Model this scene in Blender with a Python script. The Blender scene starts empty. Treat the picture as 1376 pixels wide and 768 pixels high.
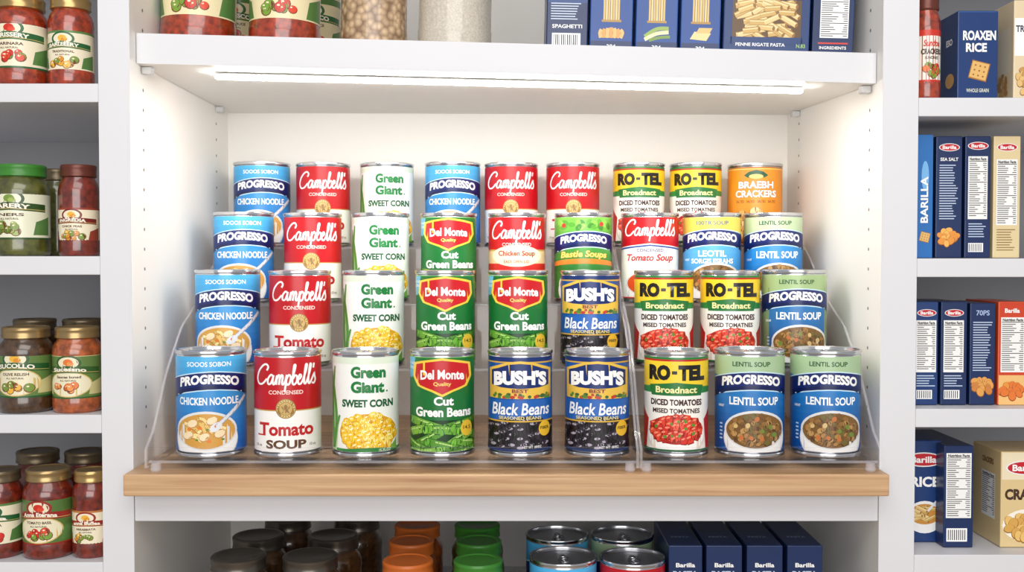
import bpy, bmesh, math, random
from math import sin, cos, pi, radians, atan, sqrt
random.seed(7)
sc = bpy.context.scene
COL = sc.collection
sc.view_settings.view_transform = 'Standard'
H0 = 1.35; F = 1390.0; TH = radians(1.5); D0 = 1.19

def W(px, py, d):
    u = (px-688)/F; v = (384-py)/F
    t = d/(cos(TH)+v*sin(TH))
    return (t*u, d-D0, H0+t*(v*cos(TH)-sin(TH)))
def WX(px, d): return (px-688)/F*d
def WZ(py, d): return W(688, py, d)[2]

# ---------------------------------------------------------------- materials
def lin(c):
    return tuple(((x/255)/12.92 if x/255 <= .04045 else ((x/255+.055)/1.055)**2.4) for x in c)+(1,)
def mat(name, rgb, rough=.5, metal=0.0, coat=0.0, vary=0.0, scale=30, bump=0.0, emit=0):
    m = bpy.data.materials.new(name); m.use_nodes = True
    nt = m.node_tree; b = nt.nodes['Principled BSDF']
    c = lin(rgb)
    b.inputs['Base Color'].default_value = c
    b.inputs['Roughness'].default_value = rough
    b.inputs['Metallic'].default_value = metal
    b.inputs['Coat Weight'].default_value = coat
    b.inputs['Coat Roughness'].default_value = .08
    if vary or bump:
        tc = nt.nodes.new('ShaderNodeTexCoord'); n = nt.nodes.new('ShaderNodeTexNoise')
        n.inputs['Scale'].default_value = scale; n.inputs['Detail'].default_value = 4
        nt.links.new(tc.outputs['Object'], n.inputs['Vector'])
        if vary:
            r = nt.nodes.new('ShaderNodeValToRGB')
            r.color_ramp.elements[0].position = .3; r.color_ramp.elements[1].position = .7
            r.color_ramp.elements[0].color = tuple(max(0, x*(1-vary)) for x in c[:3])+(1,)
            r.color_ramp.elements[1].color = tuple(min(1, x*(1+vary)) for x in c[:3])+(1,)
            nt.links.new(n.outputs['Fac'], r.inputs['Fac']); nt.links.new(r.outputs['Color'], b.inputs['Base Color'])
        if bump:
            bp = nt.nodes.new('ShaderNodeBump'); bp.inputs['Strength'].default_value = bump; bp.inputs['Distance'].default_value = .001
            nt.links.new(n.outputs['Fac'], bp.inputs['Height']); nt.links.new(bp.outputs['Normal'], b.inputs['Normal'])
    if emit:
        b.inputs['Emission Color'].default_value = (1, .97, .92, 1); b.inputs['Emission Strength'].default_value = emit
    return m
_pm = {}
def pm(c):
    if not isinstance(c, tuple): return c
    if c not in _pm: _pm[c] = mat('print_%d_%d_%d' % c, c, .3)
    return _pm[c]

M_white = mat('white_lacquer', (219, 219, 223), .45, vary=.012, scale=6)
M_inner = mat('white_panel', (248, 245, 239), .5, vary=.008, scale=5)
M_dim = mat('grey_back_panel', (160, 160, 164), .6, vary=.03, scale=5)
M_hole = mat('hole_dark', (120, 118, 116), .8)
M_tin = mat('tin', (214, 215, 219), .2, 1.0)
M_tin2 = mat('tin_lid', (200, 202, 207), .3, 1.0)
M_bronze = mat('bronze_lid', (168, 142, 98), .3, .75)
M_dark = mat('dark_bronze_lid', (112, 98, 76), .36, .6)
M_steel = mat('dark_steel_lid', (100, 94, 86), .3, .75)
M_gold = mat('gold_lid', (182, 152, 100), .28, .75)
M_orl = mat('orange_lid', (196, 100, 36), .4)
M_grl = mat('green_lid', (58, 128, 44), .35)
M_maroon = mat('maroon_lid', (104, 52, 40), .35, .3)
M_sauce = mat('red_sauce', (150, 50, 22), .28, coat=1, vary=.55, scale=150)
M_sauced = mat('dark_red_sauce', (112, 34, 20), .28, coat=1, vary=.55, scale=150)
M_brown = mat('brown_relish', (74, 50, 28), .28, coat=1, vary=.6, scale=150)
M_pickle = mat('green_pickles', (84, 86, 34), .28, coat=1, vary=.65, scale=80)
M_oran = mat('orange_sauce', (160, 78, 34), .28, coat=1, vary=.5, scale=140)
M_rice = mat('white_rice', (202, 193, 178), .5, coat=.8, vary=.16, scale=420, bump=.6)
M_pin = mat('pin_metal', (215, 215, 217), .4)
M_light = mat('diffuser_glow', (255, 255, 255), .5, emit=58)
M_floor = mat('floor_oak', (170, 150, 125), .5, vary=.1, scale=4)
M_wall = mat('room_wall', (225, 224, 221), .8, vary=.01, scale=3)

def m_chick():
    m = mat('chickpeas', (190, 150, 105), .4, coat=.8)
    nt = m.node_tree; b = nt.nodes['Principled BSDF']
    tc = nt.nodes.new('ShaderNodeTexCoord'); v = nt.nodes.new('ShaderNodeTexVoronoi'); v.inputs['Scale'].default_value = 125
    r = nt.nodes.new('ShaderNodeValToRGB')
    r.color_ramp.elements[0].color = lin((212, 180, 142)); r.color_ramp.elements[1].color = lin((128, 98, 70))
    r.color_ramp.elements[0].position = .2; r.color_ramp.elements[1].position = .85
    bp = nt.nodes.new('ShaderNodeBump'); bp.invert = True; bp.inputs['Strength'].default_value = .6; bp.inputs['Distance'].default_value = .003
    nt.links.new(tc.outputs['Object'], v.inputs['Vector']); nt.links.new(v.outputs['Distance'], r.inputs['Fac'])
    nt.links.new(r.outputs['Color'], b.inputs['Base Color']); nt.links.new(v.outputs['Distance'], bp.inputs['Height'])
    nt.links.new(bp.outputs['Normal'], b.inputs['Normal'])
    return m
M_chick = m_chick()
def m_wood():
    m = mat('oak_board', (205, 160, 110), .42)
    nt = m.node_tree; b = nt.nodes['Principled BSDF']
    tc = nt.nodes.new('ShaderNodeTexCoord'); mp = nt.nodes.new('ShaderNodeMapping')
    mp.inputs['Scale'].default_value = (2.4, 55, 80)
    n = nt.nodes.new('ShaderNodeTexNoise'); n.inputs['Scale'].default_value = 2.2; n.inputs['Detail'].default_value = 9; n.inputs['Distortion'].default_value = .5
    r = nt.nodes.new('ShaderNodeValToRGB')
    r.color_ramp.elements[0].position = .28; r.color_ramp.elements[1].position = .7
    r.color_ramp.elements[0].color = lin((168, 126, 86)); r.color_ramp.elements[1].color = lin((212, 174, 132))
    nt.links.new(tc.outputs['Object'], mp.inputs['Vector']); nt.links.new(mp.outputs['Vector'], n.inputs['Vector'])
    nt.links.new(n.outputs['Fac'], r.inputs['Fac']); nt.links.new(r.outputs['Color'], b.inputs['Base Color'])
    return m
M_wood = m_wood()
def m_acr(name, edge):
    m = bpy.data.materials.new(name); m.use_nodes = True; nt = m.node_tree; nt.nodes.clear()
    o = nt.nodes.new('ShaderNodeOutputMaterial'); t = nt.nodes.new('ShaderNodeBsdfTransparent'); mx = nt.nodes.new('ShaderNodeMixShader')
    t.inputs['Color'].default_value = (.998, .995, .998, 1)
    if edge:
        g = nt.nodes.new('ShaderNodeBsdfPrincipled'); g.inputs['Base Color'].default_value = lin((246, 243, 249)); g.inputs['Roughness'].default_value = .1
        mx.inputs[0].default_value = .25
    else:
        g = nt.nodes.new('ShaderNodeBsdfGlossy'); g.inputs['Roughness'].default_value = .03
        lw = nt.nodes.new('ShaderNodeLayerWeight'); lw.inputs['Blend'].default_value = .5
        pw = nt.nodes.new('ShaderNodeMath'); pw.operation = 'POWER'; pw.inputs[1].default_value = 4.0
        ma = nt.nodes.new('ShaderNodeMath'); ma.operation = 'MULTIPLY_ADD'; ma.inputs[1].default_value = .3; ma.inputs[2].default_value = .025
        nt.links.new(lw.outputs['Facing'], pw.inputs[0]); nt.links.new(pw.outputs[0], ma.inputs[0]); nt.links.new(ma.outputs[0], mx.inputs[0])
    nt.links.new(t.outputs[0], mx.inputs[1]); nt.links.new(g.outputs[0], mx.inputs[2]); nt.links.new(mx.outputs[0], o.inputs[0])
    return m
M_acr = m_acr('clear_acrylic', False); M_acre = m_acr('clear_acrylic_edge', True)

# ---------------------------------------------------------------- object helpers
def tag(o, label=None, cat=None, group=None, kind=None):
    if label: o['label'] = label
    if cat: o['category'] = cat
    if group: o['group'] = group
    if kind: o['kind'] = kind
    return o
def empty(name, loc, rot=(0, 0, 0), **k):
    o = bpy.data.objects.new(name, None); COL.objects.link(o); o.location = loc; o.rotation_euler = rot
    o.empty_display_size = .02
    return tag(o, **k)
def put(name, me, parent=None, loc=(0, 0, 0), rot=(0, 0, 0)):
    o = bpy.data.objects.new(name, me); COL.objects.link(o); o.location = loc; o.rotation_euler = rot
    if parent: o.parent = parent
    return o
class MB:
    def __init__(s): s.v = []; s.f = []; s.m = []
    def quad8(s, p, m=0, ms=None):
        b = len(s.v); s.v += [tuple(q) for q in p]
        for i, f in enumerate([(3, 2, 1, 0), (4, 5, 6, 7), (0, 1, 5, 4), (1, 2, 6, 5), (2, 3, 7, 6), (3, 0, 4, 7)]):
            s.f.append(tuple(b+k for k in f)); s.m.append(ms[i] if ms else m)
    def box(s, x0, x1, y0, y1, z0, z1, m=0, ms=None):   # faces order: bottom, top, front, right, back, left
        s.quad8([(x0, y0, z0), (x1, y0, z0), (x1, y1, z0), (x0, y1, z0), (x0, y0, z1), (x1, y0, z1), (x1, y1, z1), (x0, y1, z1)], m, ms)
    def lathe(s, prof, n=48, m=0, cx=0, cy=0, cz=0, cap=True):
        b = len(s.v)
        for r, z in prof:
            for i in range(n):
                a = 2*pi*i/n; s.v.append((cx+r*cos(a), cy+r*sin(a), cz+z))
        for k in range(len(prof)-1):
            for i in range(n):
                j = (i+1) % n
                s.f.append((b+k*n+i, b+k*n+j, b+(k+1)*n+j, b+(k+1)*n+i)); s.m.append(m)
        if cap:
            s.f.append(tuple(b+i for i in reversed(range(n)))); s.m.append(m)
            s.f.append(tuple(b+(len(prof)-1)*n+i for i in range(n))); s.m.append(m)
    def prism_x(s, pts, x0, x1, m=0, me=0):              # polygon in (y,z), extruded along x
        b = len(s.v); n = len(pts)
        s.v += [(x0, y, z) for y, z in pts]+[(x1, y, z) for y, z in pts]
        s.f.append(tuple(range(b, b+n))); s.m.append(m)
        s.f.append(tuple(reversed(range(b+n, b+2*n)))); s.m.append(m)
        for i in range(n):
            j = (i+1) % n; s.f.append((b+i, b+n+i, b+n+j, b+j)); s.m.append(me)
    def mesh(s, name, mats, smooth=None, bevel=0):
        me = bpy.data.meshes.new(name); me.from_pydata(s.v, [], s.f)
        for m in mats: me.materials.append(m)
        me.polygons.foreach_set('material_index', s.m)
        if bevel or smooth is None:
            bm = bmesh.new(); bm.from_mesh(me)
            bmesh.ops.recalc_face_normals(bm, faces=bm.faces[:])
            if bevel: bmesh.ops.bevel(bm, geom=bm.edges[:], offset=bevel, segments=2, affect='EDGES', profile=.5)
            bm.to_mesh(me); bm.free()
        if smooth:
            me.polygons.foreach_set('use_smooth', [True]*len(me.polygons))
            me.set_sharp_from_angle(angle=radians(smooth))
        me.update(); return me
    def build(s, name, mats, parent=None, smooth=None, bevel=0, loc=(0, 0, 0), rot=(0, 0, 0)):
        return put(name, s.mesh(name, mats, smooth, bevel), parent, loc, rot)

# ---------------------------------------------------------------- printing
_tx = {}
def raw_text(s, bold, shear):
    k = (s, bold, shear)
    if k in _tx: return _tx[k]
    cu = bpy.data.curves.new('txt', 'FONT'); cu.body = s; cu.size = 1; cu.offset = bold; cu.shear = shear; cu.resolution_u = 3
    o = bpy.data.objects.new('txt', cu); COL.objects.link(o)
    dg = bpy.context.evaluated_depsgraph_get(); dg.update()
    me = bpy.data.meshes.new_from_object(o.evaluated_get(dg))
    r = ([(v.co.x, v.co.y) for v in me.vertices], [tuple(p.vertices) for p in me.polygons])
    bpy.data.objects.remove(o); bpy.data.curves.remove(cu); bpy.data.meshes.remove(me)
    _tx[k] = r; return r
def crom(pts, n=5):
    out = []
    P = [pts[0]]+list(pts)+[pts[-1]]
    for i in range(1, len(P)-2):
        a, b, c, d = P[i-1], P[i], P[i+1], P[i+2]
        for k in range(n):
            t = k/n
            out.append(tuple(.5*(2*b[j]+(c[j]-a[j])*t+(2*a[j]-5*b[j]+4*c[j]-d[j])*t*t+(-a[j]+3*b[j]-3*c[j]+d[j])*t**3) for j in (0, 1)))
    out.append(tuple(pts[-1])); return out
SCRIPT = [
 [(1.55, 1.45), (1.72, 1.8), (1.45, 2.08), (.95, 1.95), (.35, 1.35), (.12, .6), (.45, .06), (1.05, .08), (1.65, .6)],
 [(2.5, .85), (2.2, 1.02), (1.82, .6), (1.85, .1), (2.2, .1), (2.45, .6), (2.55, .98), (2.48, .3), (2.65, .02), (2.9, .4)],
 [(2.9, .4), (3.05, .98), (2.98, 0)], [(3.02, .55), (3.25, 1.0), (3.42, .8), (3.36, 0)], [(3.42, .55), (3.65, 1.0), (3.82, .8), (3.76, .2), (3.92, .02), (4.2, .4)],
 [(4.2, .4), (4.35, 1.0), (4.2, -.75)], [(4.3, .55), (4.6, 1.0), (4.88, .75), (4.78, .15), (4.5, .0), (4.3, .25)],
 [(4.95, .35), (5.25, 1.2), (5.4, 1.95), (5.22, 1.95), (5.15, 1.0), (5.15, .2), (5.4, 0), (5.7, .3), (5.7, .8), (5.45, .95), (5.2, .6)],
 [(5.75, .45), (6.1, .6), (6.25, .85), (6.05, 1.0), (5.85, .6), (5.95, .08), (6.25, .05), (6.5, .4)],
 [(6.5, .4), (6.85, 1.4), (6.92, 2.0), (6.76, 1.95), (6.68, 1.0), (6.7, .2), (6.88, .02), (7.1, .4)],
 [(7.1, .4), (7.42, 1.4), (7.5, 2.0), (7.34, 1.95), (7.26, 1.0), (7.28, .2), (7.46, .02), (7.7, .35)],
 [(7.95, 2.1), (7.88, 1.6)],
 [(7.7, .35), (8.1, 1.08), (8.12, .85), (8.3, .4), (8.12, .02), (7.8, .1)]]
class Print:
    def __init__(s): s.items = []
    def poly(s, pts, c, L): s.items.append((list(pts), [tuple(range(len(pts)))], c, L)); return s
    def rect(s, x0, y0, x1, y1, c, L): return s.poly([(x0, y0), (x1, y0), (x1, y1), (x0, y1)], c, L)
    def grad(s, x0, x1, y0, y1, ca, cb, L, n=10):
        for i in range(n):
            t = i/(n-1); s.rect(x0, y0+(y1-y0)*i/n, x1, y0+(y1-y0)*(i+1)/n, tuple(int(a+(b-a)*t) for a, b in zip(ca, cb)), L)
        return s
    def ell(s, cx, cy, rx, ry, c, L, n=22, rot=0):
        ca, sa = cos(rot), sin(rot)
        return s.poly([(cx+rx*cos(2*pi*i/n)*ca-ry*sin(2*pi*i/n)*sa, cy+rx*cos(2*pi*i/n)*sa+ry*sin(2*pi*i/n)*ca) for i in range(n)], c, L)
    def text(s, t, cx, cy, w, h, c, L, bold=.015, shear=0, bend=0, outline=None, rot=0):
        v, f = raw_text(t, bold, shear)
        if not v: return s
        xs = [a for a, b in v]; ys = [b for a, b in v]
        x0, x1, y0, y1 = min(xs), max(xs), min(ys), max(ys)
        sx = w/(x1-x0); sy = h/(y1-y0); mx, my = (x0+x1)/2, (y0+y1)/2
        ca, sa = cos(rot), sin(rot)
        def tr(p):
            x = (p[0]-mx)*sx; y = (p[1]-my)*sy + bend*(2*x/w)**2
            return (cx+x*ca-y*sa, cy+x*sa+y*ca)
        if outline:
            v2, f2 = raw_text(t, bold+outline[1], shear)
            s.items.append(([tr(p) for p in v2], f2, outline[0], L-.5))
        s.items.append(([tr(p) for p in v], f, c, L)); return s
    def ribbon(s, pts, wd, c, L, n=5, taper=False):
        q = crom(pts, n) if len(pts) > 2 else pts
        vs = []; fs = []
        for i, p in enumerate(q):
            a = q[max(0, i-1)]; b = q[min(len(q)-1, i+1)]
            dx, dy = b[0]-a[0], b[1]-a[1]; l = sqrt(dx*dx+dy*dy) or 1
            ww = wd*(1 if not taper else (.35+.65*sin(pi*(i+.5)/len(q))))
            vs += [(p[0]-dy/l*ww/2, p[1]+dx/l*ww/2), (p[0]+dy/l*ww/2, p[1]-dx/l*ww/2)]
            if i: k = 2*i; fs.append((k-2, k-1, k+1, k))
        s.items.append((vs, fs, c, L)); return s
    def script(s, cx, cy, w, h, c, L, bold=.225):
        sx = w/8.3; sy = h/2.9
        for st in SCRIPT:
            s.ribbon([(cx+(x-4.2)*sx+(y-.6)*.1*sx, cy+(y-.65)*sy) for x, y in st], bold*(sx+sy)/2, c, L)
        return s
    def pile(s, cx, cy, rx, ry, n, cols, size, L, asp=1.3, dark=None, hi=None, rots=pi, sides=12):
        pts = []
        for _ in range(n):
            best = None
            for _k in range(8):                      # keep the pieces apart
                a = random.uniform(0, 2*pi); r = sqrt(random.random())
                q = (cx+rx*r*cos(a), cy+ry*r*sin(a))
                dd = min([(q[0]-p[0])**2+(q[1]-p[1])**2 for p in pts] or [1e9])
                if best is None or dd > best[0]: best = (dd, q)
            pts.append(best[1])
        pts.sort(key=lambda p: -p[1])
        for i, (x, y) in enumerate(pts):
            sz = size*random.uniform(.85, 1.15); ro = random.uniform(0, rots); l = L+i*.06
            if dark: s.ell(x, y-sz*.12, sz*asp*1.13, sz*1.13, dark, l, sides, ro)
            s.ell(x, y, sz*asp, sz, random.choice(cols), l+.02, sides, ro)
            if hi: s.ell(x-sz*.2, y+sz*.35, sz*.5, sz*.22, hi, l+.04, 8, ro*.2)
        return s
LU = .00006
def emit(bm, pr, mi, S, xr=None):
    for vs, fs, c, L in pr.items:
        k = mi(c)
        def fx(x):
            if not xr: return x
            t = min(1.4, abs(x)/xr); return x*(1+.16*t*t)
        bv = [bm.verts.new((fx(x)*S, y*S, L*LU)) for x, y in vs]
        for f in fs:
            try: nf = bm.faces.new([bv[i] for i in f]); nf.material_index = k
            except ValueError: pass
def mixer(mats):
    def mi(c):
        m = pm(c)
        if m not in mats: mats.append(m)
        return mats.index(m)
    return mi
def bis(bm, co, no, clear=False):
    bmesh.ops.bisect_plane(bm, geom=bm.verts[:]+bm.edges[:]+bm.faces[:], dist=1e-7, plane_co=co, plane_no=no, clear_outer=clear)
def label_mesh(name, pr, R, z0, z1, base, S, step=.005):
    bm = bmesh.new(); mats = []; mi = mixer(mats); k = mi(base)
    q = [bm.verts.new(p) for p in ((-pi*R, z0, 0), (pi*R, z0, 0), (pi*R, z1, 0), (-pi*R, z1, 0))]
    bm.faces.new(q).material_index = k
    emit(bm, pr, mi, S, R/S)
    bis(bm, (0, z1-1e-6, 0), (0, 1, 0), True); bis(bm, (0, z0+1e-6, 0), (0, -1, 0), True)
    bis(bm, (pi*R-1e-6, 0, 0), (1, 0, 0), True); bis(bm, (-pi*R+1e-6, 0, 0), (-1, 0, 0), True)
    n = int(pi*R/step)
    for i in range(-n, n+1): bis(bm, (i*step, 0, 0), (1, 0, 0))
    for v in bm.verts:
        u, w, off = v.co; a = u/R
        v.co = ((R+off)*sin(a), -(R+off)*cos(a), w)
    me = bpy.data.meshes.new(name); bm.to_mesh(me); bm.free()
    for m in mats: me.materials.append(m)
    me.polygons.foreach_set('use_smooth', [True]*len(me.polygons))
    return me
def carton(name, w, d, h, base, loc, rot=(0, 0, 0), front=None, left=None, right=None, top=None, S=1.0, parent=None, **tags):
    mats = []; mi = mixer(mats); k = mi(base)
    mb = MB(); mb.box(-w/2, w/2, -d/2, d/2, 0, h)
    bm = bmesh.new(); me0 = mb.mesh('tmp', [], None, min(.0012, w*.03)); bm.from_mesh(me0); bpy.data.meshes.remove(me0)
    for f in bm.faces: f.material_index = k
    for pr, fn, hw, hh in ((front, lambda u, v, o: (u, -d/2-o, v), w/2, h), (left, lambda u, v, o: (-w/2-o, -u, v), d/2, h),
                   (right, lambda u, v, o: (w/2+o, u, v), d/2, h), (top, lambda u, v, o: (u, v, h+o), w/2, d/2)):
        if not pr: continue
        b2 = bmesh.new(); emit(b2, pr, mi, S)
        bis(b2, (hw-.0012, 0, 0), (1, 0, 0), True); bis(b2, (-hw+.0012, 0, 0), (-1, 0, 0), True)
        bis(b2, (0, hh-.0012, 0), (0, 1, 0), True)
        for v in b2.verts: v.co = fn(*v.co)
        t = bpy.data.meshes.new('t'); b2.to_mesh(t); b2.free(); bm.from_mesh(t); bpy.data.meshes.remove(t)
    me = bpy.data.meshes.new(name); bm.to_mesh(me); bm.free()
    for m in mats: me.materials.append(m)
    return tag(put(name, me, parent, loc, rot), **tags)

# ---------------------------------------------------------------- setting
XL, XR = -.4376, .4246; YB = .41
mb = MB(); mb.box(-3, 3, -3.6, .5, -.05, 0); tag(mb.build('floor', [M_floor]), kind='structure')
mb = MB(); mb.box(-3, 3, .45, .5, 0, 2.6); tag(mb.build('wall_back', [M_wall]), kind='structure')

def rel(z): return H0+z
Z_BOARD = WZ(637, 1.155); BTH = .025
Z_APB = WZ(700, 1.19)
Z_LOW = rel(-.478)
ZT = 2.15
unit = empty('shelving_unit', ((XL+XR)/2, .2, 0), label='white built-in middle shelving bay with lit niche holding the cans', cat='shelving unit')
off = unit.location
def part(name, mb, mats, par, bevel=0, smooth=None):
    o = mb.build(name, mats, par, smooth, bevel); o.location = (-par.location.x, -par.location.y, -par.location.z); return o
def side(x0, x1, inner_x, sgn):
    mb = MB(); mb.box(x0, x1, 0, YB, 0, ZT, ms=[0, 0, 0, 1, 1, 1])
    for y in (.042, .345):
        z = rel(-.20)
        while z < rel(.42):
            b = len(mb.v); n = 10
            for i in range(n):
                a = 2*pi*i/n; mb.v.append((inner_x+sgn*.0003, y+.0021*cos(a), z+.0021*sin(a)))
            mb.f.append(tuple(range(b, b+n))); mb.m.append(2); z += .0235
    me = mb.mesh('side_panel', [M_white, M_inner, M_hole], smooth=False)
    o = put('side_panel', me, unit, (-off.x, -off.y, 0)); return o
side(XL-.036, XL, XL, 1); side(XR, XR+.041, XR, -1)
mb = MB(); mb.box(XL-.036, XR+.041, YB, YB+.018, 0, ZT); part('back_panel', mb, [M_inner], unit)
# upper shelf, sagging slightly to the front right
SF = .02
zu = {(0, 0): WZ(85, 1.21), (1, 0): WZ(112, 1.21), (0, 1): rel(.2245), (1, 1): rel(.2217)}
STH = .035
def zunder(x, y):
    a = (x-XL)/(XR-XL); b = (y-SF)/(YB-SF)
    return zu[0, 0]*(1-a)*(1-b)+zu[1, 0]*a*(1-b)+zu[0, 1]*(1-a)*b+zu[1, 1]*a*b
def ztop(x, y): return zunder(x, y)+STH
def tilt(y): return atan((zunder(XL, y)-zunder(XR, y))/(XR-XL))
def tiltx(x): return atan((zunder(x, YB)-zunder(x, SF))/(YB-SF))
mb = MB(); NX, NY = 10, 4
e = .0008
for i in range(NX):
    for j in range(NY):
        xa = XL+e+(XR-XL-2*e)*i/NX; xb = XL+e+(XR-XL-2*e)*(i+1)/NX; ya = SF+(YB-SF-e)*j/NY; yb = SF+(YB-SF-e)*(j+1)/NY
        b = len(mb.v)
        mb.v += [(x, y, zunder(x, y)) for x, y in ((xa, ya), (xb, ya), (xb, yb), (xa, yb))]+[(x, y, ztop(x, y)) for x, y in ((xa, ya), (xb, ya), (xb, yb), (xa, yb))]
        fs = [((3, 2, 1, 0), 1), ((4, 5, 6, 7), 0)]  # underside takes the whiter material, brightness put into its colour
        if j == 0: fs.append(((0, 1, 5, 4), 0))
        if j == NY-1: fs.append(((2, 3, 7, 6), 0))
        if i == 0: fs.append(((3, 0, 4, 7), 0))
        if i == NX-1: fs.append(((1, 2, 6, 5), 0))
        for f, k in fs: mb.f.append(tuple(b+q for q in f)); mb.m.append(k)
part('shelf', mb, [M_white, M_inner], unit)
for x, s in ((XL, 1), (XR, -1)):
    for y in (.042, .345):
        mb = MB(); z = zunder(x, y)
        xa, xb = sorted((x+s*.0005, x+s*.012)); mb.box(xa, xb, y-.006, y+.006, z-.009, z-.0008)
        part('shelf_pin', mb, [M_pin], unit, .001)
mb = MB(); mb.box(XL+e, XR-e, 0, YB-e, Z_APB, Z_BOARD-BTH-.0004); part('shelf', mb, [M_white], unit, .0012)
for z in (Z_LOW, rel(-.80), rel(-1.2), rel(.58)):
    mb = MB(); mb.box(XL+e, XR-e, 0.004, YB-e, z-.024, z); part('shelf', mb, [M_white], unit, .0012)
mb = MB(); mb.box(XL, XR, -.035, YB-.002, Z_BOARD-BTH, Z_BOARD)
mb.v = [(x+(.0006 if x < 0 else -.0006), y, z) for x, y, z in mb.v]
tag(mb.build('shelf_board', [M_wood], bevel=.0018), 'light oak board running under the clear can risers', 'board')

# side units
def bay(name, x0, x1, shelves, label, outer):
    u = empty(name, ((x0+x1)/2, .2, 0), label=label, cat='shelving unit')
    mb = MB(); mb.box(x0, x1, YB, YB+.018, 0, ZT); part('back_panel', mb, [M_dim], u)
    a, b = (x0, x0+.03) if outer < 0 else (x1-.03, x1)
    mb = MB(); mb.box(a, b, 0, YB, 0, ZT); part('side_panel', mb, [M_white], u)
    sa, sb = (x0+.031, x1-.001) if outer < 0 else (x0+.001, x1-.031)
    for z in shelves:
        mb = MB(); mb.box(sa, sb, .003, YB-.001, z-.0215, z); part('shelf', mb, [M_white], u, .001)
    return u
LS = [WZ(112, 1.193), WZ(344, 1.193), WZ(557, 1.193), WZ(755, 1.193)]
RS = [WZ(131, 1.193), WZ(347, 1.193), WZ(549, 1.193), WZ(745, 1.193)]
bay('shelving_unit', -1.05, XL-.0365, LS+[rel(-.60), rel(-.9), rel(.42), rel(.62)], 'white left-hand shelving bay stocked with sauce jars', -1)
bay('shelving_unit', XR+.0415, 1.05, RS+[rel(-.60), rel(-.9), rel(.42), rel(.62)], 'white right-hand shelving bay stocked with upright cartons', 1)

# light strip
ya, yb = .055, .078
xa, xb = WX(290, 1.25), WX(1078, 1.25); xm = (xa+xb)/2; ln = xb-xa
ls = empty('light_strip', (xm, (ya+yb)/2, zunder(xm, (ya+yb)/2)-.0012), (tiltx(xm), tilt(.0665), 0), label='glowing white linear light strip under the upper shelf front', cat='light')
mb = MB(); mb.box(-ln/2, ln/2, -.0075, .0075, -.002, 0); mb.build('housing', [M_pin], ls, bevel=.0005)
mb = MB(); mb.box(-ln/2+.0005, ln/2-.0005, -.0065, .0065, -.0062, -.002); mb.build('diffuser', [M_light], ls)

# ---------------------------------------------------------------- risers
D = [1.22, 1.326, 1.42, 1.52]
ZB = [WZ(606, 1.22), rel(-.1357), rel(-.059), rel(.0175)]
TRB = ZB[0]
def riser(x0, x1, label):
    u = empty('display_riser', ((x0+x1)/2, .2, Z_BOARD), label=label, cat='display riser', group='clear can risers')
    t = .003; fr = [1.165]+[d-.047 for d in D[1:]]; bk = [d-.047 for d in D[1:]]+[1.568]
    for i in range(4):
        mb = MB(); y0, y1 = fr[i]-D0, bk[i]-D0
        mb.box(x0+.0032, x1-.0032, y0, y1, ZB[i]-.0003-t, ZB[i]-.0003, ms=[0, 0, 1, 1, 0, 1]); part('step', mb, [M_acr, M_acre], u)
        if i < 3:
            yy = bk[i]-D0
            mb = MB(); mb.box(x0+.0032, x1-.0032, yy+.0002, yy+.0022, ZB[i], ZB[i+1]-.0034, ms=[1, 1, 0, 1, 0, 1]); part('riser_panel', mb, [M_acr, M_acre], u)
    mb = MB(); mb.box(x0+.0032, x1-.0032, 1.1625-D0, 1.1648-D0, TRB-.009, WZ(600, 1.165), ms=[1, 1, 0, 1, 0, 1]); part('front_lip', mb, [M_acr, M_acre], u)
    pr = [(1.161, TRB-.008), (1.161, TRB+.013), (1.185, TRB+.03), (1.233, rel(-.135)), (1.29, rel(-.085)), (1.359, rel(-.055)), (1.45, rel(.005)), (1.56, rel(.06)), (1.57, rel(.055)), (1.57, TRB-.008)]
    for xx in (x0, x1-.003):
        mb = MB(); mb.prism_x([(y-D0, z) for y, z in pr], xx, xx+.003, 0, 1); part('side_panel', mb, [M_acr, M_acre], u)
    for xx in (x0+.009, x1-.009):
        for yy in (1.172, 1.555):
            mb = MB(); mb.lathe([(.005, Z_BOARD+.0002), (.0062, Z_BOARD+.002), (.005, TRB-.0036)], 16, 0, xx, yy-D0); part('foot', mb, [M_acre], u, smooth=40)
    return u
XS = .1437
riser(-.4145, XS-.0004, 'long clear acrylic stepped riser under the six left columns of cans')
riser(XS+.0004, .4172, 'short clear acrylic stepped riser under the three right columns of cans')

# ---------------------------------------------------------------- can prints (units: photo pixels of the front row)
WH = (250, 250, 248); NAVY = (22, 40, 92); RED = (190, 18, 28); BLK = (24, 22, 24); GOLD = (196, 164, 92)
def bowl(p, cx, cy, rx, ry, fill, L=3):
    p.ell(cx, cy-ry*.22, rx, ry*1.05, (206, 208, 214), L, 32)
    p.ell(cx, cy-ry*.18, rx*.98, ry*1.0, (242, 242, 240), L+.3, 32)
    p.ell(cx, cy+ry*.12, rx*.97, ry*.78, (224, 224, 224), L+.6, 32)
    p.ell(cx, cy+ry*.10, rx*.91, ry*.70, fill, L+.9, 32)
def banner(p, v, text, w=80, h=13, navy=(16, 36, 104)):
    def arc(y, x0=-58, x1=58, k=-7): return [(x, y+k*(x/48)**2+x*.03) for x in [x0+(x1-x0)*i/8 for i in range(9)]]
    p.poly(arc(v-12.5)+arc(v+13.5)[::-1], (206, 234, 248), 2)
    p.poly(arc(v-11)+arc(v+12)[::-1], navy, 3); p.poly(arc(v-11)+arc(v-6)[::-1], (10, 24, 80), 3.4)
    p.poly([(-58, v-20), (-58, v-27), (-38, v-18), (-30, v-13)], (8, 22, 76), 2.5); p.poly([(58, v-17), (58, v-24), (40, v-16), (32, v-12)], (8, 22, 76), 2.5)
    p.text(text, 0, v+2.8, w, h, WH, 5, .05, bend=-5, shear=.06)
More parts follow.
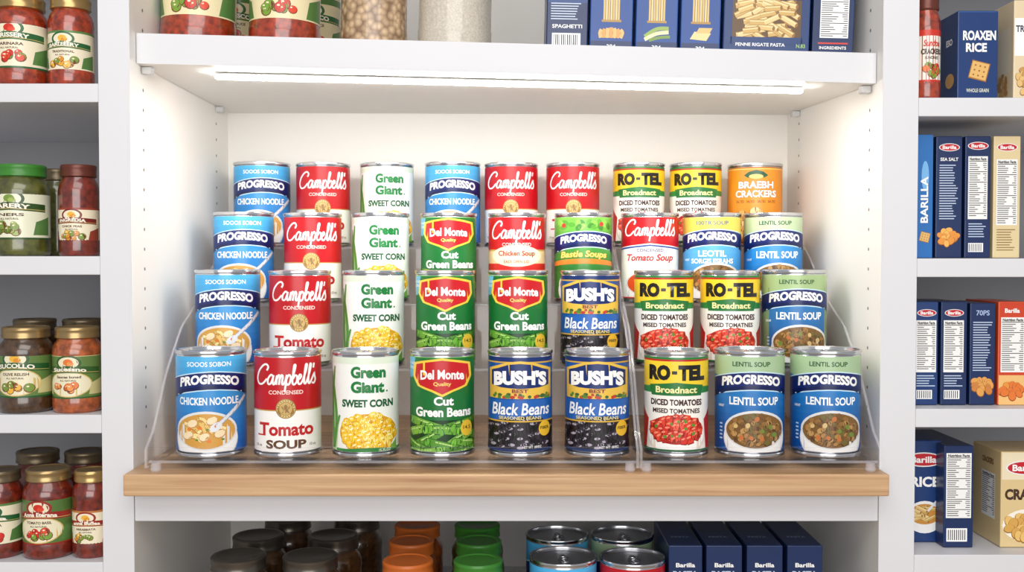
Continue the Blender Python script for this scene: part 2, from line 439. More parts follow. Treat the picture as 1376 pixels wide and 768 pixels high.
def noodle_can():
    p = Print(); B = (18, 96, 180)
    p.grad(-140, 140, 0, 141, (14, 88, 174), (80, 182, 236), 1, 14)
    p.text('SOOOS SOBON', 0, 126, 58, 6.5, WH, 3, .02)
    banner(p, 103, 'PROGRESSO')
    p.text('CHICKEN NOODLE', -1, 76, 80, 10.5, WH, 4, .03)
    bowl(p, -5, 32, 43, 34, (210, 156, 68), 3)
    r = random.Random(3)
    for i in range(13):
        x = -5+r.uniform(-26, 26); y = 35+r.uniform(-16, 16)*sqrt(max(.05, 1-((x+5)/32)**2)); a = r.uniform(0, 6.3)
        p.ribbon([(x-10*cos(a), y-6*sin(a)), (x, y+3), (x+10*cos(a), y+6*sin(a))], 5.4, (166, 112, 44), 4.2+i*.1, 4)
        p.ribbon([(x-10*cos(a), y-5.5*sin(a)), (x, y+3.5), (x+10*cos(a), y+6.5*sin(a))], 4.2, r.choice([(242, 212, 138), (248, 226, 160), (232, 192, 108)]), 4.25+i*.1, 4)
    for x, y in ((-22, 46), (4, 50), (-6, 28), (14, 32), (-28, 30)):
        p.ell(x, y-.8, 8, 5.6, (196, 146, 86), 6.1, 9, .4); p.ell(x, y, 7.2, 5, (244, 222, 182), 6.2, 9, .4)
    for x, y in ((-12, 40), (10, 42), (0, 22), (-26, 38)): p.ell(x, y, 3.2, 2.4, (226, 126, 46), 6.5, 8)
    for x, y in ((-2, 38), (18, 24), (-16, 24)): p.ell(x, y, 2.2, 1.4, (90, 140, 50), 6.6, 7)
    p.ribbon([(10, 42), (28, 58), (50, 80)], 5.5, (150, 160, 176), 7, 4); p.ribbon([(10, 42), (28, 58.5), (50, 80.5)], 4, (222, 226, 232), 7.1, 4); p.ell(9, 41, 9, 5.5, (226, 228, 234), 7.2, 12, .6)
    for k in range(4): p.rect(-44+k*3, 8, -43+k*3, 11, WH, 3)
    return p, B
def lentil_can(top=(172, 200, 158), lo=(12, 72, 148), hi=(44, 138, 208), t2='LENTIL SOUP', tt='LENTIL SOUP', tc=(50, 90, 60), side=None, t3=None):
    p = Print()
    p.grad(-140, 140, 0, 117, lo, hi, 1, 12)
    p.rect(-140, 117, 140, 141, top, 1)
    if side: p.rect(-140, 0, -40, 117, side, 1.05); p.rect(44, 0, 140, 117, side, 1.05)
    p.poly([(-130, 117), (130, 117), (60, 100), (-60, 110)], top, 1.1)
    p.text(tt, 0, 126, 50, 6.5, tc, 3, .025)
    banner(p, 103, 'PROGRESSO')
    if t3: p.text(t2, 0, 78, 44, 10, WH, 4, .03); p.text(t3, 0, 66, 66, 8, WH, 4, .03)
    else: p.text(t2, 4, 76, 66, 11, WH, 4, .03)
    bowl(p, 6, 33, 43, 34, (128, 92, 44), 3)
    p.pile(6, 37, 34, 20, 60, [(150, 108, 54), (122, 86, 42), (172, 128, 68), (112, 100, 50), (188, 146, 86)], 3.4, 4.2, 1.2, dark=(84, 58, 26))
    p.pile(6, 37, 29, 16, 9, [(196, 110, 54), (112, 136, 54), (214, 184, 124)], 2.8, 8.2, 1.2)
    for k in range(5): p.rect(-43, 22+k*5, -39, 24+k*5, (200, 220, 240), 2.8)
    p.text('SARNIT', -41, 68, 9, 3.5, WH, 3, .02)
    return p, lo
def tomato_soup_can():
    p = Print()
    p.rect(-140, 64, 140, 141, RED, 1); p.rect(-140, 62.5, 140, 64, GOLD, 1.2)
    p.script(0, 107, 82, 38, WH, 3)
    p.text('CONDENSED', 0, 88, 46, 5.5, (250, 225, 215), 3, .02)
    p.ell(0, 66, 13.5, 13.5, (150, 112, 48), 3, 30); p.ell(0, 66, 12.4, 12.4, (214, 186, 116), 3.3, 30)
    for k in range(20): p.ell(11*cos(pi*k/10), 66+11*sin(pi*k/10), .9, .9, (140, 104, 46), 3.5, 6)
    p.ell(0, 66, 9.4, 9.4, (150, 112, 50), 3.8, 26); p.ell(0, 66, 8.6, 8.6, (198, 164, 92), 4.2, 26)
    p.ell(0, 68.5, 2.4, 3, (140, 104, 46), 4.6, 12); p.poly([(-5, 60), (5, 60), (2, 66), (-2, 66)], (140, 104, 46), 4.6); p.ell(-4, 67, 1.4, 3, (160, 122, 58), 4.6, 8, .6); p.ell(4, 67, 1.4, 3, (160, 122, 58), 4.6, 8, -.6)
    p.text('Tomato', 0, 38, 74, 18, (190, 22, 28), 3, .035)
    for x in (-34,): p.rect(x-6, 29, x+6, 31, (190, 22, 28), 3)
    p.text('SOUP', 0, 17.5, 54, 12, (96, 62, 34), 3, .04)
    for a in (-38, 36): p.text('10 oz', a, 16, 9, 4, (120, 100, 90), 3, .01)
    return p, (247, 245, 241)
def corn_can():
    p = Print(); G = (20, 122, 56)
    p.rect(-140, 126, 140, 141, (226, 238, 218), 1); p.rect(-140, 0, 140, 11, (52, 140, 56), 1.1)
    p.poly([(-64, 5), (-40, 5), (-36, 40), (-42, 90), (-64, 120)], (196, 222, 160), 1.3)
    for x0, y0, x1, y1, x2, y2 in ((-46, 10, -50, 60, -43, 122), (-44, 10, -40, 50, -46, 100), (-48, 10, -42, 34, -34, 56), (-46, 30, -49, 80, -50, 116)):
        p.ribbon([(x0, y0), (x1, y1), (x2, y2)], 6, (92, 160, 66), 2, 6, True); p.ribbon([(x0, y0), (x1, y1), (x2, y2)], 1.2, (60, 122, 48), 2.3, 6, True)
    p.text('Green', 6, 115, 47, 16, G, 4, .05); p.text('Giant', 5, 95, 45, 16, G, 4, .05); p.text('.', 31, 89, 2.5, 2.5, G, 4, .02)
    p.text('SWEET CORN', 5, 73, 70, 10.5, (16, 92, 46), 4, .045)
    p.poly([(-22, 4), (46, 4), (46, 30), (-22, 26)], (120, 176, 70), 2.4)
    p.ell(6, 33, 42, 28, (252, 252, 246), 3, 30); p.ell(6, 33, 40, 26, (222, 164, 30), 3.3, 30)
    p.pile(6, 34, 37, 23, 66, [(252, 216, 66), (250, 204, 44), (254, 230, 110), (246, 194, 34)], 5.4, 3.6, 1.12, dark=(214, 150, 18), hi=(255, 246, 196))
    p.ell(6, 3, 46, 10, (44, 128, 52), 11, 24); p.text('15.25 OZ', 28, 9, 16, 4, WH, 12, .01)
    return p, (245, 247, 242)
def green_bean_can():
    p = Print(); G = (22, 112, 48)
    p.rect(-140, 0, 140, 50, (12, 58, 22), 1); p.rect(-140, 134, 140, 141, (96, 176, 66), 1.2)
    p.poly([(-64, 106), (-44, 106), (-38, 134), (-64, 134)], (106, 186, 222), 1.4)
    p.text('NO SALT', -45, 126, 11, 3.6, WH, 3, .02); p.text('ADDED', -46, 120, 10, 3.6, WH, 3, .02)
    sh = [(-33, 124), (-20, 127), (0, 130), (20, 127), (33, 124), (35, 108), (28, 96), (12, 90), (0, 84), (-12, 90), (-28, 96), (-35, 108)]
    p.poly([(x*1.22, (y-108)*1.14+109) for x, y in sh], (246, 208, 72), 2); p.poly([(x*1.1, (y-108)*1.0+109) for x, y in sh], (198, 22, 32), 2.6)
    p.text('Del Monte', 0, 112, 60, 13, WH, 4, .035, bend=-1.5); p.text('Quality', 0, 98.5, 24, 6.5, (250, 220, 110), 4, .02)
    p.text('Cut', 2, 76, 27, 12, WH, 4, .04); p.text('Green Beans', 2, 61, 78, 13, WH, 4, .04)
    r = random.Random(11)
    pods = [(-24, 44, -.25), (28, 44, .2), (-36, 34, .3), (34, 32, -.35), (0, 35, -.05), (-20, 24, .5), (22, 22, .5), (-42, 17, -.4), (40, 14, -.2), (2, 14, -.25), (-24, 7, .1), (22, 5, .15)]
    for i, (x, y, a) in enumerate(pods):
        L = r.uniform(20, 25); b = r.uniform(-1.5, 2.5)
        q = [(x+L*t*cos(a), y+L*t*sin(a)+b*(1-t*t)) for t in (-1, -.5, 0, .5, 1)]
        c = [(106, 168, 56), (86, 148, 46), (126, 184, 70), (96, 158, 52)][i % 4]; dk = (22, 70, 20); l = 3+i*.14
        p.ribbon(q, 13, dk, l, 3)
        for s in (0, -1): p.ell(q[s][0], q[s][1], 4.6, 6.5, dk, l+.01, 12, a)
        p.ribbon([(u, v+.3) for u, v in q], 10.8, c, l+.03, 3)
        for s in (0, -1): p.ell(q[s][0], q[s][1]+.3, 3.6, 5.4, tuple(min(255, int(k*1.18)) for k in c), l+.05, 12, a)
        p.ribbon([(u, v+3) for u, v in q[1:4]], 1.8, (186, 222, 128), l+.08, 3)
    p.ell(34, 38, 9, 11, (236, 196, 60), 8, 20); p.text('14.5', 34, 39, 11, 5, (80, 60, 20), 9, .02)
    return p, G
def black_bean_can():
    p = Print(); B = (26, 84, 160)
    p.rect(-140, 129, 140, 141, (18, 48, 112), 1); p.rect(-140, 127, 140, 129, (214, 170, 60), 1.2)
    em = [(-41, 97), (-41, 117), (-30, 120), (-16, 125), (0, 126.5), (16, 125), (30, 120), (41, 117), (41, 97), (26, 94), (0, 92.5), (-26, 94)]
    p.poly([(-46, 79), (46, 79), (46, 119), (32, 123.5), (16, 128.5), (0, 130), (-16, 128.5), (-32, 123.5), (-46, 119)], (234, 192, 76), 2); p.poly(em, (18, 44, 108), 2.6)
    p.text("BUSH'S", 0, 108, 74, 20, WH, 5, .06, bend=-2.5)
    r = random.Random(2)
    for i in range(30): p.ell(r.uniform(-41, 41), r.uniform(80.5, 85), r.uniform(2, 3.8), 2.2, r.choice([(84, 132, 52), (190, 60, 40), (214, 140, 40), (60, 100, 50)]), 3.3+i*.03, 9)
    p.text('BEST', 0, 89.5, 22, 5, (130, 40, 30), 5, .03)
    p.poly([(-64, 49), (64, 49), (64, 78), (-64, 77)], (30, 98, 182), 4.4)
    p.text('Black Beans', 1, 65, 82, 16.5, WH, 6, .02, shear=.16)
    p.text('SEASONED BEANS', 0, 53, 58, 4.6, (236, 220, 150), 6, .02)
    p.rect(-140, 0, 140, 48, (16, 13, 18), 4.6); p.rect(-140, 47.5, 140, 49.5, (214, 170, 60), 11)
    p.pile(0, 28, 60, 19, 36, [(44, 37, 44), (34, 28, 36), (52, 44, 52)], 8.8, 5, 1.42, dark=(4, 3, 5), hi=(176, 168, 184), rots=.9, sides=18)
    p.rect(-140, 0, 140, 11, (18, 44, 100), 12); p.ell(34, 38, 9, 10.5, (238, 190, 50), 12, 20); p.text('FIBER', 34, 39, 13, 4, BLK, 13, .02)
    p.text('NET WT 15 OZ', 16, 13.5, 26, 3.6, WH, 13, .01)
    return p, B
def diced_tomato_can():
    p = Print(); Y = (250, 212, 48)
    p.rect(-140, 93, 140, 141, Y, 1); p.rect(-140, 132, 140, 141, (40, 128, 60), 1.3); p.rect(-140, 129.5, 140, 132, RED, 1.4)
    p.text('RO', -23, 114, 30, 21, BLK, 4, .07); p.text('TEL', 21, 114, 37, 21, BLK, 4, .07)
    p.rect(-6, 112, 1, 116.5, BLK, 4)
    p.poly([(-64, 86), (64, 86), (64, 93), (0, 97), (-64, 93)], (54, 140, 70), 2)
    p.poly([(-34, 83), (34, 83), (37, 97), (0, 101), (-37, 97)], (34, 116, 54), 2.6); p.text('Broadnact', 0, 91, 56, 9, (252, 240, 170), 4, .03)
    p.text('DICED TOMATOES', 0, 74, 70, 8.5, (60, 22, 18), 4, .04); p.text('MISED TOMATNES', 0, 62.5, 64, 6.5, (60, 30, 26), 4, .03)
    p.poly([(-64, 0), (-44, 0), (-39, 50), (-64, 82)], (196, 40, 34), 1.6); p.poly([(64, 0), (44, 0), (39, 50), (64, 82)], (196, 40, 34), 1.6)
    p.ell(0, 28, 41, 29, (232, 220, 206), 3, 32); p.ell(0, 30, 39, 27, (250, 248, 244), 3.3, 32); p.ell(0, 37, 37, 20, (180, 32, 22), 3.6, 32)
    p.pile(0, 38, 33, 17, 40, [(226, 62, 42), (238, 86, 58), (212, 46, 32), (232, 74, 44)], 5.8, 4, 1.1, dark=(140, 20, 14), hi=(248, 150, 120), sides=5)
    p.pile(0, 38, 28, 13, 10, [(92, 146, 48)], 1.8, 8.4, 1.5)
    p.rect(-140, 0, 140, 10, (34, 96, 50), 9); p.text('NET WT 10 OZ', 0, 13, 24, 3.4, WH, 10, .01)
    return p, (250, 247, 238)
def cream_soup_can():
    p = Print(); p.rect(-140, 84, 140, 141, RED, 1); p.rect(-140, 81.5, 140, 84, GOLD, 1.2)
    p.script(0, 110, 82, 38, WH, 3); p.text('CONDENSED', 0, 92, 46, 5.5, (250, 225, 215), 3, .02)
    p.rect(-140, 0, 140, 62, (206, 40, 34), 1.1)
    p.ell(0, 74, 40, 17, (246, 232, 200), 2, 30); p.text('Chicken Soup', 0, 77, 58, 11, (176, 54, 32), 4, .03); p.text('EASY OPEN LID', 0, 65, 40, 5, (176, 84, 52), 4, .02)
    bowl(p, 0, 30, 40, 24, (230, 170, 60)); p.pile(0, 33, 30, 12, 30, [(240, 200, 100), (220, 150, 50), (250, 226, 150)], 3, 4.2, 1.6)
    return p, (238, 206, 156)
def white_tomato_can():
    p = Print(); p.rect(-140, 98, 140, 141, RED, 1); p.poly([(-130, 98), (130, 98), (60, 86), (0, 94), (-60, 86)], RED, 1.1)
    p.script(0, 114, 82, 35, WH, 3); p.poly([(-64, 84), (0, 92), (64, 84), (64, 81.5), (0, 89.5), (-64, 81.5)], (40, 70, 150), 1.4)
    p.text('CONDENSED', 0, 83, 42, 5, (60, 60, 110), 3, .02); p.text('Tomato Soup', 0, 70, 74, 14, (190, 28, 30), 4, .03, shear=.25)
    bowl(p, 0, 28, 40, 27, (214, 74, 26)); p.pile(0, 31, 26, 12, 14, [(236, 116, 44), (120, 150, 60)], 3, 4.2, 1.5)
    p.rect(-140, 0, 140, 9, RED, 6)
    return p, (247, 244, 237)
def garden_soup_can():
    p = Print(); p.grad(-140, 140, 50, 141, (44, 120, 46), (124, 196, 76), 1, 10)
    p.pile(0, 123, 44, 6, 16, [(60, 130, 44), (140, 200, 84), (90, 160, 56)], 4.4, 2, 1.5)
    for x, y in ((-32, 122), (28, 124)): p.ell(x, y, 3.6, 3.6, (206, 52, 38), 3.4, 12)
    banner(p, 100, 'PROGRESSO', 76, 12)
    def arc(y, k): return [(x, y+k*(x/50)**2) for x in (-58, -40, -20, 0, 20, 40, 58)]
    p.poly(arc(62, -4)+arc(70, -5)[::-1], (230, 128, 44), 4.2)
    p.text('Bastle Soups', 0, 76, 74, 13, (252, 226, 110), 6, .03, outline=((150, 60, 20), .03), bend=-2, shear=.15)
    bowl(p, 0, 26, 42, 30, (200, 110, 40), 5); p.pile(0, 29, 32, 16, 44, [(226, 120, 40), (110, 150, 50), (190, 60, 40)], 3.6, 6.4)
    return p, (60, 130, 50)
def orange_can():
    p = Print(); p.rect(-140, 132, 140, 141, (206, 118, 22), 1); p.rect(-140, 130, 140, 131.5, (250, 214, 120), 1.2)
    p.poly([(-14, 116), (14, 116), (20, 120), (12, 126), (0, 129), (-12, 126), (-20, 120)], (44, 92, 66), 2.2); p.ell(0, 118, 12, 4, (240, 210, 120), 2.8, 16)
    p.text('BRAEBH', 0, 104, 58, 12, WH, 4, .04, outline=((170, 80, 10), .03)); p.text('CRACKERS', 0, 89, 68, 12, WH, 4, .04, outline=((170, 80, 10), .03))
    for i, x in enumerate((-26, -9, 9, 26)): p.text('SALTED', x, 76, 13, 4.5, (140, 62, 10), 4, .02)
    p.pile(0, 34, 40, 24, 30, [(236, 196, 120), (224, 176, 96), (244, 212, 150)], 8, 3, 1.1, dark=(160, 90, 20))
    return p, (236, 150, 40)

SP = .00085
def can_meshes(kind, R, H, pr, base):
    mb = MB()
    mb.lathe([(R-.006, .002), (R-.004, 0.0), (R+.0005, 0), (R+.0009, .002), (R+.0004, .0042), (R-.0014, .0052), (R-.0008, .0065), (R-.0006, H-.0065), (R-.0014, H-.0052),
              (R+.0004, H-.0042), (R+.0009, H-.002), (R+.0005, H-.0002), (R-.0008, H), (R-.0018, H-.0008), (R-.0022, H-.004)], 64, cap=False)
    body = mb.mesh('body', [M_tin], 40)
    mb = MB(); z = H-.0045
    mb.lathe([(R-.0022, z+.0006), (R-.0045, z-.0004), (R-.006, z+.001), (R-.0085, z+.001), (R-.010, z), (.020, z), (.018, z+.0005), (.003, z+.0005)], 48)
    lid = mb.mesh('lid', [M_tin2], 50)
    mb = MB(); n = 20                                   # pull tab: oval ring with a rivet plate
    for zz in (z+.0016, z+.0028):
        for k in (1, .6):
            for i in range(n):
                a = 2*pi*i/n; mb.v.append((.0075*k*cos(a), -.012+.0105*k*sin(a), zz))
    for i in range(n):
        j = (i+1) % n
        for f in ((i, j, n+j, n+i), (2*n+i, 3*n+i, 3*n+j, 2*n+j), (i, 2*n+i, 2*n+j, j), (n+i, n+j, 3*n+j, 3*n+i)): mb.f.append(f); mb.m.append(0)
    mb.lathe([(.0045, z+.0004), (.0045, z+.0024), (.0035, z+.0036)], 14, cy=.001)
    tab = mb.mesh('pull_tab', [M_tin], 40)
    lab = label_mesh('label', pr, R, .0062, H-.0062, base, SP)
    return body, lid, tab, lab
KINDS = {}
def defkind(key, name, desc, group, R, H, pb, cat='can'):
    KINDS[key] = (name, desc, group, R, can_meshes(key, R, H, pb[0], pb[1]), H)
defkind('A', 'soup_can', 'blue chicken noodle soup can with a navy banner', 'blue chicken noodle soup cans', .0402, .122, noodle_can())
defkind('B', 'soup_can', 'red and white tomato soup can with gold medallion', 'red and white tomato soup cans', .0388, .121, tomato_soup_can())
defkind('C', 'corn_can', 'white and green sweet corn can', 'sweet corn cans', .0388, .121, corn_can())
defkind('D', 'green_bean_can', 'green can of cut green beans with red shield', 'cut green bean cans', .0378, .121, green_bean_can())
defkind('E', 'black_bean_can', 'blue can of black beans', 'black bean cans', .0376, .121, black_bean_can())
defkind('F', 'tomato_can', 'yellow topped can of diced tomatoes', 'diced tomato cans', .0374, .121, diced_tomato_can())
defkind('G', 'soup_can', 'blue lentil soup can with pale green top', 'lentil soup cans', .0402, .122, lentil_can())
defkind('Go', 'soup_can', 'blue lentil soup can with olive green sides', 'lentil soup cans', .0402, .122, lentil_can((164, 190, 136), (24, 84, 150), (44, 126, 190), side=(132, 158, 112)))
defkind('Gl', 'soup_can', 'light blue lentil soup can with yellow top', 'lentil soup cans', .0392, .121, lentil_can((240, 208, 92), (50, 130, 196), (96, 180, 230), 'LEOTIL', tt='100TR SOUP', tc=(70, 110, 140), t3='SORGIS ESRAHS'))
defkind('Gb', 'soup_can', 'bright blue lentil soup can, pale rim', 'lentil soup cans', .0392, .121, lentil_can((190, 210, 170), (22, 96, 174), (56, 152, 218)))
defkind('K', 'soup_can', 'red soup can with cream oval panel', 'assorted soup cans', .0388, .121, cream_soup_can())
defkind('P', 'soup_can', 'green garden soup can with yellow script lettering', 'assorted soup cans', .0392, .121, garden_soup_can())
defkind('T', 'soup_can', 'white soup can with wavy red top', 'assorted soup cans', .0388, .121, white_tomato_can())
defkind('O', 'cracker_tin', 'orange cracker tin with white lettering', 'assorted tins', .0392, .120, orange_can())
ROWS = [(['A', 'B', 'C', 'D', 'E', 'E', 'F', 'G', 'G'], [283, 386, 491, 594, 699, 802.5, 909, 1008, 1110]),
        (['A', 'B', 'C', 'D', 'D', 'E', 'F', 'F', 'Go'], [306, 403, 502, 598.5, 696, 793, 892, 981, 1067]),
        (['A', 'B', 'C', 'D', 'K', 'P', 'T', 'Gl', 'Gb'], [328, 420.5, 511.5, 603, 694.5, 783.5, 873, 956, 1038.5]),
        (['A', 'B', 'C', 'A', 'B', 'B', 'F', 'F', 'O'], [353, 435, 520.5, 608.5, 687, 769.5, 858, 934, 1013.5])]
RN = ['front row', 'second row', 'third row', 'back row']
ON = ['first', 'second', 'third', 'fourth', 'fifth', 'sixth', 'seventh', 'eighth', 'last']
for ri, (ks, xs) in enumerate(ROWS):
    for ci, (k, px) in enumerate(zip(ks, xs)):
        name, desc, group, R, (body, lid, tab, lab), H = KINDS[k]
        x = WX(px, D[ri]); rz = .75*math.atan2(x, D[ri])*-1 + random.uniform(-.03, .03)
        lb = '%s, %s, %s from the left' % (desc, RN[ri], ON[ci])
        if ci == 8: lb = '%s, right end of the %s' % (desc, RN[ri])
        o = empty(name, (x, D[ri]-D0, ZB[ri]), (0, 0, rz), label=lb, cat='tin' if k == 'O' else 'can', group=group)
        put('body', body, o); l = put('lid', lid, o); put('pull_tab', tab, l); put('label', lab, o)

# ---------------------------------------------------------------- jars
def jar_print(title, sub, c1, pics, panel=(238, 228, 200), band=None, inner=None):
    p = Print(); band = band or (86, 128, 66)
    p.rect(-1.6, .30, 1.6, .335, c1, 1); p.rect(-1.6, 1.17, 1.6, 1.3, band, 1)
    p.poly([(-.62, .38), (-.36, .38), (-.42, .62), (-.62, .72)], band, 1.2); p.poly([(.62, .38), (.38, .38), (.42, .62), (.62, .72)], band, 1.2)
    if inner: p.ell(0, .6, .44, .27, (214, 184, 110), 1.3, 26); p.ell(0, .6, .42, .25, inner, 1.5, 26)
    p.ell(0, 1.04, .26, .16, c1, 1.4, 22); p.ell(0, 1.04, .21, .12, inner or panel, 1.7, 20); p.ell(0, 1.05, .1, .07, pics[0], 1.9, 14); p.ell(.05, 1.02, .07, .045, pics[1], 1.95, 12)
    p.poly([(-.56, .80), (0, .835), (.56, .80), (.56, .94), (0, .98), (-.56, .94)], c1, 2)
    p.poly([(-.56, .825), (0, .86), (.56, .825), (.56, .835), (0, .87), (-.56, .835)], (214, 184, 110), 2.4)
    p.text(title, 0, .915, .68, .085, (248, 240, 222), 4, .04, bend=-.03)
    p.text(sub, 0, .75, .5, .055, (90, 60, 40), 3, .03); p.text('ALL NATURAL', 0, .675, .34, .035, (90, 60, 40), 3, .02)
    r = random.Random(len(title)*7+len(sub))
    for i in range(9):
        x = r.uniform(-.26, .26); y = r.uniform(.44, .58); s = r.uniform(.05, .085)
        p.ell(x, y, s*1.15, s*1.1, (110, 50, 30), 2.2+i*.1, 12); p.ell(x, y+.006, s, s, r.choice(pics), 2.25+i*.1, 12)
        p.ell(x-.02, y+.03, s*.3, s*.2, (250, 230, 200), 2.28+i*.1, 8)
    return p
_jm = {}
def jar(name, px, d, w, h, zb, content, lidm, pr, lkey, rot=(0, 0, 0), z0=.3, z1=1.22, panel=(238, 228, 200), **tags):
    r = w*d/F/2; x = WX(px, d)
    u = empty(name, (x, d-D0, zb), rot, **tags)
    key = (round(r, 4), round(h, 4), content.name)
    if key not in _jm:
        mb = MB()
        mb.lathe([(r*.9, 0), (r*.97, .002), (r, .006), (r, h*.16), (r*.985, h*.18), (r*.985, h*.66), (r, h*.69), (r*.98, h*.75), (r*.9, h*.81), (r*.8, h*.845), (r*.78, h*.87)], 40)
        _jm[key] = mb.mesh('glass', [content], 45)
    put('glass', _jm[key], u)
    key = (round(r, 4), round(h, 4), lidm.name)
    if key not in _jm:
        mb = MB(); R = r*.88; a = h*.86; prof = [(R*.9, a), (R, a+.0015)]
        prof += [(R, a+.004), (R*.985, a+.005), (R*.985, h-.005), (R, h-.004), (R, h-.0015), (R*.95, h), (R*.82, h), (R*.78, h-.0012), (R*.1, h-.0012)]
        mb.lathe(prof, 40); _jm[key] = mb.mesh('lid', [lidm], 45)
    put('lid', _jm[key], u)
    if pr:
        key = (round(r, 4), lkey)
        if key not in _jm: _jm[key] = label_mesh('label', pr, r*.99, z0*2*r, min(z1*2*r, h*.67), panel, 2*r, .004)
        put('label', _jm[key], u)
    return u
TOM = [(206, 44, 30), (222, 70, 40), (120, 160, 60)]
YEL = [(236, 180, 60), (214, 140, 40), (120, 150, 60)]
GRN = [(120, 150, 60), (160, 180, 90), (90, 120, 40)]
e2 = .0004
def ph(top, bot, d): return (bot-top)*d/F
# left bay
d = 1.228
GP = (98, 128, 66); CR = (234, 226, 194)
jar('sauce_jar', 32, d, 70, ph(-5, 112, d), LS[0]+e2, M_sauce, M_gold, jar_print('BARISSERY', 'MARINARA', (36, 96, 52), TOM), 'a1', label='red sauce jar with cream label at left frame edge, top left shelf', cat='jar', group='jars on the left shelves')
jar('sauce_jar', 99, d, 58, ph(-5, 112, d), LS[0]+e2, M_sauce, M_gold, jar_print('BARLEEERY', 'TRADITIONAL', (36, 96, 52), YEL), 'a2', label='narrower red sauce jar beside the white upright, top left shelf', cat='jar', group='jars on the left shelves')
jar('pickle_jar', 30, d, 72, ph(222, 343, d), LS[1]+e2, M_pickle, M_grl, jar_print('BARERY', 'INERS', (48, 78, 34), GRN, (232, 232, 206)), 'b1', panel=(232, 232, 206), label='green pickle jar with bright green lid', cat='jar', group='jars on the left shelves')
jar('pickle_jar', 78, 1.31, 40, ph(232, 348, 1.31), LS[1]+e2, M_pickle, M_dark, None, '', label='small dark jar tucked behind the green lidded pickle jar', cat='jar', group='jars on the left shelves')
jar('sauce_jar', 107, d, 52, ph(222, 343, d), LS[1]+e2, M_sauced, M_maroon, jar_print('INGREDIA', 'CHICK PEAS', (120, 30, 26), YEL, band=(150, 60, 40)), 'b3', label='slim red jar with dark maroon lid beside the white upright', cat='jar', group='jars on the left shelves')
jar('relish_jar', 34, d, 69, ph(440, 553, d), LS[2]+e2, M_brown, M_bronze, jar_print('SUCOLLO', 'OLIVE RELISH', (40, 90, 44), YEL, GP, (206, 196, 140), CR), 'c1', panel=GP, label='brown relish jar with bronze lid, third left shelf down', cat='jar', group='jars on the left shelves')
jar('sauce_jar', 103, d, 64, ph(440, 553, d), LS[2]+e2, M_oran, M_bronze, jar_print('Sucessno', 'Sauces bunad', (52, 92, 40), [(226, 120, 50), (236, 150, 80)], GP, (206, 196, 140), CR), 'c2', panel=GP, label='orange sauce jar with bronze lid, third left shelf down', cat='jar', group='jars on the left shelves')
for px in (46, 112):
    jar('relish_jar', px, 1.315, 62, .104, LS[2]+e2, M_brown, M_dark, None, '', label='bronze lidded jar behind the %s jar, third left shelf down' % ('brown relish' if px < 60 else 'orange sauce'), cat='jar', group='jars on the left shelves')
jar('sauce_jar', -4, d, 60, ph(635, 750, d), LS[3]+e2, M_sauced, M_dark, jar_print('Anna', 'MARINARA', (36, 96, 52), TOM), 'd1', label='sauce jar cut off by the left frame edge, lowest left shelf', cat='jar', group='jars on the left shelves')
jar('sauce_jar', 62, d, 66, ph(633, 750, d), LS[3]+e2, M_sauced, M_bronze, jar_print('Anna Eterana', 'TOMATO BASIL', (150, 36, 28), TOM, GP, None, CR), 'd2', panel=(84, 118, 58), label='tomato sauce jar with green label, middle of lowest left shelf', cat='jar', group='jars on the left shelves')
jar('sauce_jar', 121, d, 52, ph(635, 750, d), LS[3]+e2, M_sauced, M_gold, jar_print('anna Bufles', 'ARRABBIATA', (150, 36, 28), YEL, band=(190, 120, 60)), 'd3', label='cream label sauce jar beside the white upright, lowest left shelf', cat='jar', group='jars on the left shelves')
for px, w in ((48, 62), (112, 60)):
    jar('sauce_jar', px, 1.315, w, .108, LS[3]+e2, M_sauced, M_dark, None, '', label='dark lidded sauce jar at the back %s, lowest left shelf' % ('left' if px < 60 else 'right'), cat='jar', group='jars on the left shelves')

# top middle shelf
def ontop(px, d): x = WX(px, d); return ztop(x, d-D0)+.0008
def trot(px, d): return (tiltx(WX(px, d)), tilt(d-D0), 0)
dt = 1.30
jp = jar_print('FRANCESCO', 'TOMATO SAUCE', (44, 104, 56), TOM, (236, 222, 178))
jar('sauce_jar', 269, dt, 98, .16, ontop(269, dt), M_sauce, M_gold, jp, 't1', rot=trot(269, dt), z0=.36, z1=1.4, panel=(236, 222, 178), label='large red sauce jar, left end of the upper middle shelf', cat='jar', group='sauce jars on the upper middle shelf')
jar('sauce_jar', 384, dt, 94, .16, ontop(384, dt), M_sauce, M_gold, jp, 't2', rot=trot(384, dt), z0=.36, z1=1.4, panel=(236, 222, 178), label='large red sauce jar beside the chickpea jar', cat='jar', group='sauce jars on the upper middle shelf')
for px, nm in ((322, 'left'), (425, 'right')):
    jar('sauce_jar', px, 1.41, 66, .15, ontop(px, 1.41), M_sauced, M_gold, jp, 't3', rot=trot(px, 1.41), z0=.36, z1=1.4, panel=(236, 222, 178), label='red sauce jar behind the two large sauce jars, %s one' % nm, cat='jar', group='sauce jars on the upper middle shelf')
jar('chickpea_jar', 503, dt, 89, .17, ontop(503, dt), M_chick, M_tin, None, '', rot=trot(503, dt), label='clear jar filled with tan chickpeas on the upper middle shelf', cat='jar')
jar('rice_jar', 611, dt, 98, .17, ontop(611, dt), M_rice, M_tin, None, '', rot=trot(611, dt), label='clear jar filled with white rice on the upper middle shelf', cat='jar')

